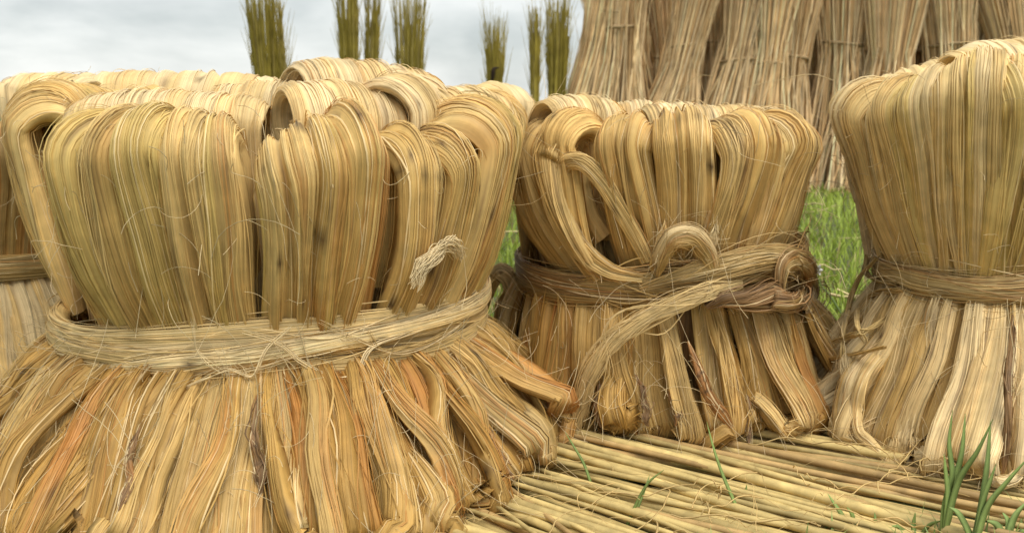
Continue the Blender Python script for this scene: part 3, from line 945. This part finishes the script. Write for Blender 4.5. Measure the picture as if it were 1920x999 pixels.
b = Lb
for pts, rd, tn in [
    ([(455, 622), (520, 640), (560, 672), (620, 706), (668, 702), (692, 655), (760, 628), (850, 585), (900, 540)], 0.0018, PALE),
    ([(335, 735), (380, 712), (430, 695), (475, 705), (500, 655), (545, 612)], 0.0013, PALE),
    ([(560, 612), (590, 700), (640, 725), (690, 690)], 0.0008, PALE),
    ([(360, 600), (372, 660), (420, 700), (480, 690), (560, 668)], 0.0008, PALE),
    ([(600, 600), (680, 640), (760, 660), (850, 620), (905, 560)], 0.0010, PALE),
    ([(690, 620), (720, 655), (800, 640), (880, 600)], 0.0012, STRAW),
]:
    b.strand([b.on(x, y, 0.50, 0.018) for x, y in pts], rd, tn, 5, spread=0.004)
for q in range(9):
    j = b.r.normal(0, 7, (5, 2))
    b.strand([b.on(x + dx, y + dy, 0.565, 0.018 + 0.002 * q) for (x, y), (dx, dy) in zip([(778, 530), (795, 500), (822, 468), (848, 458), (862, 482)], j)], 0.0014, PALE, 6, name='frayed_strand', spread=0.007)
# tied-off end of another hank lying between the left and the middle bundle
Kb = Bundle('small twisted pale hank end in the gap between left and middle bundles', 0.0, 3.0, 0.1, 0.3, 0.0, 'jute fibre bundles', 1.0, 55)
Kb.root.name = 'hank_end'
Kb.root['category'] = 'fibre hank'
del Kb.root['group']
Kb.free('twisted_hank', [W(900, 600, 2.9), W(915, 545, 2.85), W(935, 512, 2.8), W(955, 525, 2.78), W(958, 548, 2.78), W(940, 575, 2.8), W(930, 640, 2.85), W(930, 700, 2.9)], [0.04, 0.05, 0.06, 0.06, 0.05, 0.05], 0.018, 50, [PALE * 0.9, STRAW * 0.8], twist=90, rust=0.1, wob=0.002, deep=0.5)

# dark bark left on the stems, deep in the skirts
for b, lst in ((Mb, [(1118, 690, 1128, 800), (1190, 700, 1215, 800), (1395, 740, 1412, 838), (1255, 720, 1268, 800)]), (Lb, [(262, 800, 215, 960), (478, 740, 486, 960), (660, 850, 680, 960), (905, 790, 960, 900), (420, 830, 440, 980)]), (Rb, [(1650, 720, 1630, 800), (1770, 760, 1772, 880)])):
    for x0, y0, x1, y1 in lst:
        Rs = {id(Mb): (0.40, 0.445), id(Lb): (0.60, 0.70), id(Rb): (0.37, 0.425)}[id(b)]
        mid = [(x0 + (x1 - x0) * q + b.r.uniform(-6, 6), y0 + (y1 - y0) * q, Rs[0] + (Rs[1] - Rs[0]) * q) for q in (0, 0.33, 0.66, 1)]
        b.free('bark_strip', [b.on(x, y, R, 0.012) for x, y, R in mid], [0.005, 0.012, 0.015, 0.009], 0.005, 12, [DARK * 2, BROWN, BROWN * 1.8, GOLD * 0.5], rust=0.3, spots=8, wob=0.005, messy=2)
Lb.strays(2600, (0.03, 0.13), xmax=-0.93, zmin=0.3)
Rb.strays(1500, (0.03, 0.10), xmax=0.98, zmin=0.4)
for b, k in ((Lb, 1.7), (Mb, 1.0), (Rb, 1.0)):
    b.strays(int(900 * k), (0.03, 0.15))
    b.strays(int(260 * k), (0.10, 0.32), wild=0.25)

# ------------------------------------------------------------------ upright sheaves behind
def sheaf(name, label, group, x, y, nst, foot, waist, top, ztie, ztop, lean, tones, rad, seed, mat, tie_tone=None, wisps=0, zfoot=0.0):
    r = np.random.default_rng(seed)
    o = thing(name, label, 'sheaf', group)
    M = 5
    a = r.uniform(0, 2 * math.pi, nst)
    q = np.sqrt(r.uniform(0.02, 1, nst))
    a2 = a + r.normal(0.5, 0.5, nst)
    zt = ztop * (r.uniform(0.74, 1.05, nst) if wisps > 12 else r.uniform(0.82, 1.03, nst))
    lx, ly = lean
    s = np.linspace(0, 1, M)[None, :]
    z = zt[:, None] * s + zfoot
    f = z / ztie
    below = np.clip(f, 0, 1)
    above = np.clip((z - ztie) / max(ztop - ztie, 0.1), 0, 1)
    fr, wr, tr = foot * q[:, None], waist * q[:, None], top * q[:, None]
    rr = np.where(f < 1, fr * (1 - below) + wr * below, wr * (1 - above) + tr * above)
    an = a[:, None] * (1 - below) + a2[:, None] * below
    X = x + rr * np.cos(an) + lx * z
    Yy = y + rr * np.sin(an) + ly * z
    P = np.stack([X, Yy, z], -1)
    tones = np.asarray(tones)
    c = tones[r.integers(0, len(tones), nst)] * r.uniform(0.7, 1.2, (nst, 1))
    taper = np.linspace(1.15, 0.5, M)[None, :] * (rad * r.uniform(0.7, 1.3, (nst, 1)))
    st = build('stalks', tubes(P, taper, 3), ring_quads(nst, M, 3), c[:, None, None, :] * np.ones((1, M, 3, 1)), mat, o)
    st['kind'] = 'stuff'
    if tie_tone is not None:
        m = 20
        an = np.linspace(0, 2 * math.pi, m)
        ctr = np.array([x + lx * ztie, y + ly * ztie, ztie])
        C = ctr[None] + np.stack([np.cos(an) * (waist + 0.012), np.sin(an) * (waist + 0.012), 0.02 * np.sin(an + seed)], 1)
        build('tie', tubes(C[None], 0.014, 6), ring_quads(1, m, 6), np.tile(tie_tone, (m * 6, 1)), mat, o)
    if wisps:
        M2 = 6
        a = r.uniform(0, 2 * math.pi, wisps)
        s = np.linspace(0, 1, M2)[None, :]
        zb = ztop * r.uniform(0.55, 0.95, wisps)
        ln = r.uniform(0.15, 0.45, wisps)
        sp = r.uniform(0.0, 0.10, wisps)
        X = x + lx * zb[:, None] + np.cos(a)[:, None] * (top * 0.8 + sp[:, None] * s)
        Yy = y + ly * zb[:, None] + np.sin(a)[:, None] * (top * 0.8 + sp[:, None] * s)
        z = zb[:, None] + ln[:, None] * s
        w_ = build('thin_tips', tubes(np.stack([X, Yy, z], -1), np.linspace(1, 0.3, M2)[None] * np.full((wisps, 1), rad * 0.55), 3), ring_quads(wisps, M2, 3),
                   tones[0] * np.ones((wisps * M2 * 3, 3)), mat, o)
        w_['kind'] = 'stuff'
    return o


G_T = [np.array([0.33, 0.26, 0.045]), np.array([0.39, 0.31, 0.06]), np.array([0.26, 0.205, 0.035]), np.array([0.44, 0.35, 0.11])]
YG = 9.0
for i, (px, pytop, wpx, lean, lab) in enumerate([
    (497, -20, 54, -0.035, 'olive green jute sheaf leaning left, leftmost of those against the sky'),
    (527, 5, 30, -0.085, 'narrow olive green sheaf leaning on the leftmost one'),
    (656, -25, 42, -0.012, 'upright olive green sheaf above the rolled folds of the largest bundle'),
    (697, -10, 30, 0.045, 'narrow olive green sheaf leaning right, second of the close pair'),
    (768, -15, 62, 0.02, 'bushy olive green sheaf right of the close pair'),
    (928, 40, 40, 0.0, 'short olive green sheaf with a dark withered leaf on it'),
    (1003, 20, 22, -0.01, 'thinnest olive green sheaf left of the dry stick wall'),
    (1046, -5, 50, 0.015, 'broad olive green sheaf touching the dry stick wall'),
]):
    pb = world_at(px, 130, YG + i * 0.07)
    zt = world_at(px, pytop, YG)[2]
    xb = pb[0] - lean * pb[2]
    rd = wpx * 0.84 / 2 / F_PX * YG
    o = sheaf('green_sheaf', lab, 'green sheaves against the sky', xb, YG + i * 0.07, int(60 + wpx * 2.2), rd * 0.75, rd * 0.8, rd * 1.25, 0.9, zt, (lean, 0.0), G_T, 0.0062, 100 + i, M_BGSTICK, None, int(24 + wpx * 1.2))
    if i == 5:
        p = world_at(924, 140, YG + i * 0.07 - rd - 0.02)
        pts = np.array([p + np.array([-0.015, 0, -0.09]), p + np.array([0.0, -0.01, -0.02]), p + np.array([0.01, -0.02, 0.045]), p + np.array([0.06, -0.02, 0.06])])
        C = resample(pts, 10)
        build('withered_leaf', tubes(C[None], (0.022 * np.sin(np.linspace(0.3, 3.0, 10)))[None], 6, 0.6), ring_quads(1, 10, 6), np.tile(DARK * 0.6, (60, 1)), M_BGSTICK, o)

r = np.random.default_rng(77)
D_T = [np.array([0.62, 0.45, 0.25]), np.array([0.57, 0.40, 0.21]), np.array([0.66, 0.51, 0.31]), np.array([0.50, 0.33, 0.16])]
k = 0
for row, (Yr, x0, x1, sp) in enumerate(((9.7, 0.60, 6.2, 0.40), (10.5, 0.72, 6.6, 0.38), (11.6, 0.95, 7.2, 0.44), (12.8, 1.25, 8.0, 0.46), (13.8, 2.0, 8.6, 0.5))):
    x = x0
    while x < x1:
        k += 1
        zt = r.uniform(1.05, 1.85)
        lab = ('dry beige stick sheaf in the near row of the stick wall' if row == 0 else 'dry beige stick sheaf standing behind the near row of the stick wall')
        grp = 'near row of dry sheaves' if row == 0 else 'rear rows of dry sheaves'
        if k == 1:
            lab, grp = 'dry beige stick sheaf at the left end of the near row, next to green sheaves', None
        sheaf('stick_sheaf', lab, grp, x + r.uniform(-0.1, 0.1), Yr + r.uniform(-0.15, 0.15), 230, r.uniform(0.34, 0.52), r.uniform(0.12, 0.20), r.uniform(0.36, 0.52), zt, r.uniform(2.5, 2.9),
              (r.normal(0.02, 0.13), r.uniform(-0.02, 0.07)), np.array(D_T) * r.uniform(1.3, 1.5), 0.0072, 300 + k, M_BGSTICK, np.array([0.36, 0.26, 0.14]), 10)
        x += sp * r.uniform(0.8, 1.2)


# ------------------------------------------------------------------ weeds, straw and litter
def blade(parent, pts, wd, tone, name='blade', face=(0.2, -1.0, 0.25), fold=0.25):
    """leaf blade with a folded midrib; tapers at both ends"""
    m = 18
    C = resample(pts, m)
    T = unit(np.gradient(C, axis=0))
    Lt = unit(np.cross(T, np.asarray(face, float)[None]))
    N = np.cross(Lt, T)
    q = np.linspace(0, 1, m)
    w = wd * 0.5 * np.clip(np.minimum(q * 6 + 0.35, 1.0), 0, 1) * (1 - q ** 3.0) ** 0.8 + 0.0003
    V = np.stack([C - Lt * w[:, None] + N * (w * fold)[:, None], C, C + Lt * w[:, None] + N * (w * fold)[:, None], C - N * 0.0012], 1)
    cols = np.asarray(tone) * (1 + 0.10 * np.sin(q * 9))[:, None, None] * np.array([1.0, 1.15, 0.95, 0.9])[None, :, None]
    return build(name, V, ring_quads(1, m, 4), cols, M_LEAF, parent)


GREEN = np.array([0.29, 0.40, 0.13])
r = np.random.default_rng(404)


def plant(label, blades_px, Yd, wd, tone=GREEN, name='grass_plant', group='weeds in front of the stick bed'):
    o = thing(name, label, 'grass', group)
    for pts in blades_px:
        k = len(pts)
        dy = r.uniform(-0.05, 0.05)
        blade(o, [world_at(x, y, Yd + dy * i / k) for i, (x, y) in enumerate(pts)], wd * r.uniform(0.8, 1.15), tone * r.uniform(0.85, 1.2))
    return o


plant('tall green grass plant with four blades before the pale right bundle', [
    [(1766, 1030), (1770, 950), (1784, 890), (1779, 830), (1786, 768)],
    [(1768, 1000), (1786, 910), (1802, 850), (1810, 775)],
    [(1768, 1010), (1795, 905), (1832, 845), (1862, 785)],
    [(1770, 1010), (1776, 930), (1772, 880), (1770, 850)]], 1.74, 0.0140)
plant('green grass plant with spreading blades at the lower right corner', [
    [(1822, 1030), (1838, 950), (1850, 870), (1857, 788)],
    [(1828, 1020), (1842, 940), (1858, 895), (1868, 868)],
    [(1828, 1020), (1850, 950), (1885, 905), (1930, 855)],
    [(1825, 1020), (1810, 985), (1795, 960), (1780, 950)]], 1.70, 0.0135)
for i, (lab, bl, Yd, wd) in enumerate([
    ('single long thin green stem bent over the sticks before the middle bundle', [[(1410, 1020), (1385, 960), (1355, 890), (1338, 840), (1325, 790)]], 1.86, 0.006),
    ('two crossing green blades at the near left part of the stick bed', [[(1165, 1010), (1190, 950), (1215, 905), (1245, 880)], [(1170, 1010), (1200, 940), (1218, 890)]], 1.84, 0.007),
    ('short green blade beside the foot of the largest bundle', [[(1110, 912), (1095, 870), (1078, 840), (1060, 810)]], 2.0, 0.007),
    ('single short upright blade between sticks', [[(1388, 965), (1395, 935), (1400, 908)]], 1.92, 0.009),
    ('low green tuft on the sticks left of the tall grass plant', [[(1590, 1015), (1580, 970), (1565, 945), (1552, 925)], [(1590, 1015), (1598, 970), (1588, 950)], [(1590, 1015), (1620, 985), (1640, 975)], [(1590, 1015), (1560, 985), (1545, 990)]], 1.80, 0.012),
    ('low spiky green tuft just left of the tall grass plant', [[(1715, 1020), (1712, 985), (1716, 960)], [(1715, 1020), (1740, 985), (1765, 975)], [(1715, 1020), (1690, 990), (1672, 985)], [(1715, 1020), (1725, 990), (1722, 970)]], 1.76, 0.011),
    ('low leafy green tuft in the very corner of the picture', [[(1885, 1020), (1900, 970), (1925, 940)], [(1885, 1020), (1870, 985), (1850, 975)], [(1885, 1020), (1890, 980), (1880, 960)], [(1885, 1020), (1910, 1000), (1935, 985)]], 1.74, 0.013),
    ('small green sprig at the lower edge among the sticks', [[(1650, 1015), (1642, 985), (1640, 960)], [(1650, 1015), (1668, 990), (1690, 985)], [(1650, 1015), (1630, 995), (1612, 990)]], 1.80, 0.010),
]):
    plant(lab, bl, Yd, wd, GREEN * (0.85 if i % 2 else 1.05))
# white flower head in the meadow
fl = thing('meadow_flower', 'small white flower head on a bent green stem in the meadow', 'flower')
Yf = 3.35
blade(fl, [world_at(1585, 600, Yf), world_at(1560, 560, Yf), world_at(1540, 535, Yf), world_at(1528, 508, Yf)], 0.008, GREEN * 0.7, 'stem')
for a in range(7):
    c0 = world_at(1530, 506, Yf)
    d = np.array([math.cos(a * 0.9), -0.25, math.sin(a * 0.9)])
    blade(fl, [c0 + d * 0.004, c0 + d * 0.012, c0 + d * 0.022], 0.013, np.array([0.8, 0.8, 0.78]), 'petal')
# dry straw lying in the meadow
n = 80
P = []
for i in range(n):
    y = r.uniform(3.3, 9.2)
    x = r.uniform(-0.2, 0.55) * y
    h = r.uniform(0, math.pi)
    ln = r.uniform(0.10, 0.35)
    z = r.uniform(0.04, 0.12)
    P.append([(x + math.cos(h) * ln * t, y + math.sin(h) * ln * t, z + r.uniform(-0.03, 0.04) * t) for t in (0, 0.33, 0.66, 1.0)])
o = build('dry_straw', tubes(np.array(P), 0.0045 * r.uniform(0.6, 1.4, n), 4), ring_quads(n, 4, 4), np.array([0.62, 0.50, 0.27]) * r.uniform(0.7, 1.2, (n, 1, 1, 1)) * np.ones((1, 4, 4, 1)), M_BGSTICK)
o['kind'] = 'stuff'
tag(o, 'pale dry straws scattered in the meadow grass', 'straw')
# shed fibres on the stick bed
n = 110
P = np.zeros((n, 14, 3))
for i in range(n):
    q = r.uniform(0, 1)
    p = np.array([-0.02, 1.62, 0]) * (1 - q) + np.array([1.3, 2.1, 0]) * q + np.array([r.uniform(-0.2, 0.35), r.uniform(-0.1, 0.25), 0.072])
    h, kk, ln = r.uniform(0, 6.28), r.normal(0, 1.2), r.uniform(0.06, 0.32)
    for j in range(14):
        P[i, j] = p
        h += kk / 14 + r.normal(0, 0.12)
        p = p + np.array([math.cos(h), math.sin(h), 0.0]) * ln / 14
        p[2] = 0.070 + 0.012 * abs(math.sin(j * 0.5 + i))
o = build('shed_fibres', tubes(P, r.choice([0.0005, 0.0008, 0.0018], n), 4, 0.6), ring_quads(n, 14, 4), STRAW * r.uniform(0.7, 1.2, (n, 1, 1, 1)) * np.ones((1, 14, 4, 1)), M_FIBRE)
o['kind'] = 'stuff'
tag(o, 'loose shed fibres and slivers lying across the stick bed', 'fibres')
# green undergrowth showing between the sticks
n = 900
q = r.uniform(0, 1, n)
X = -0.1 + 1.5 * q + r.uniform(-0.3, 0.4, n)
Y = 1.45 + 0.35 * q + r.uniform(-0.12, 0.12, n)
V, c = blades(X, Y, r.uniform(0.03, 0.085, n), r.uniform(0.003, 0.006, n), r, GREEN * r.uniform(0.6, 1.2, (n, 1)), 0.8)
o = build('short_grass', V, strip_quads(n, 5), c, M_LEAF)
o['kind'] = 'stuff'
tag(o, 'short green grass sprouting between the near sticks of the bed', 'grass')
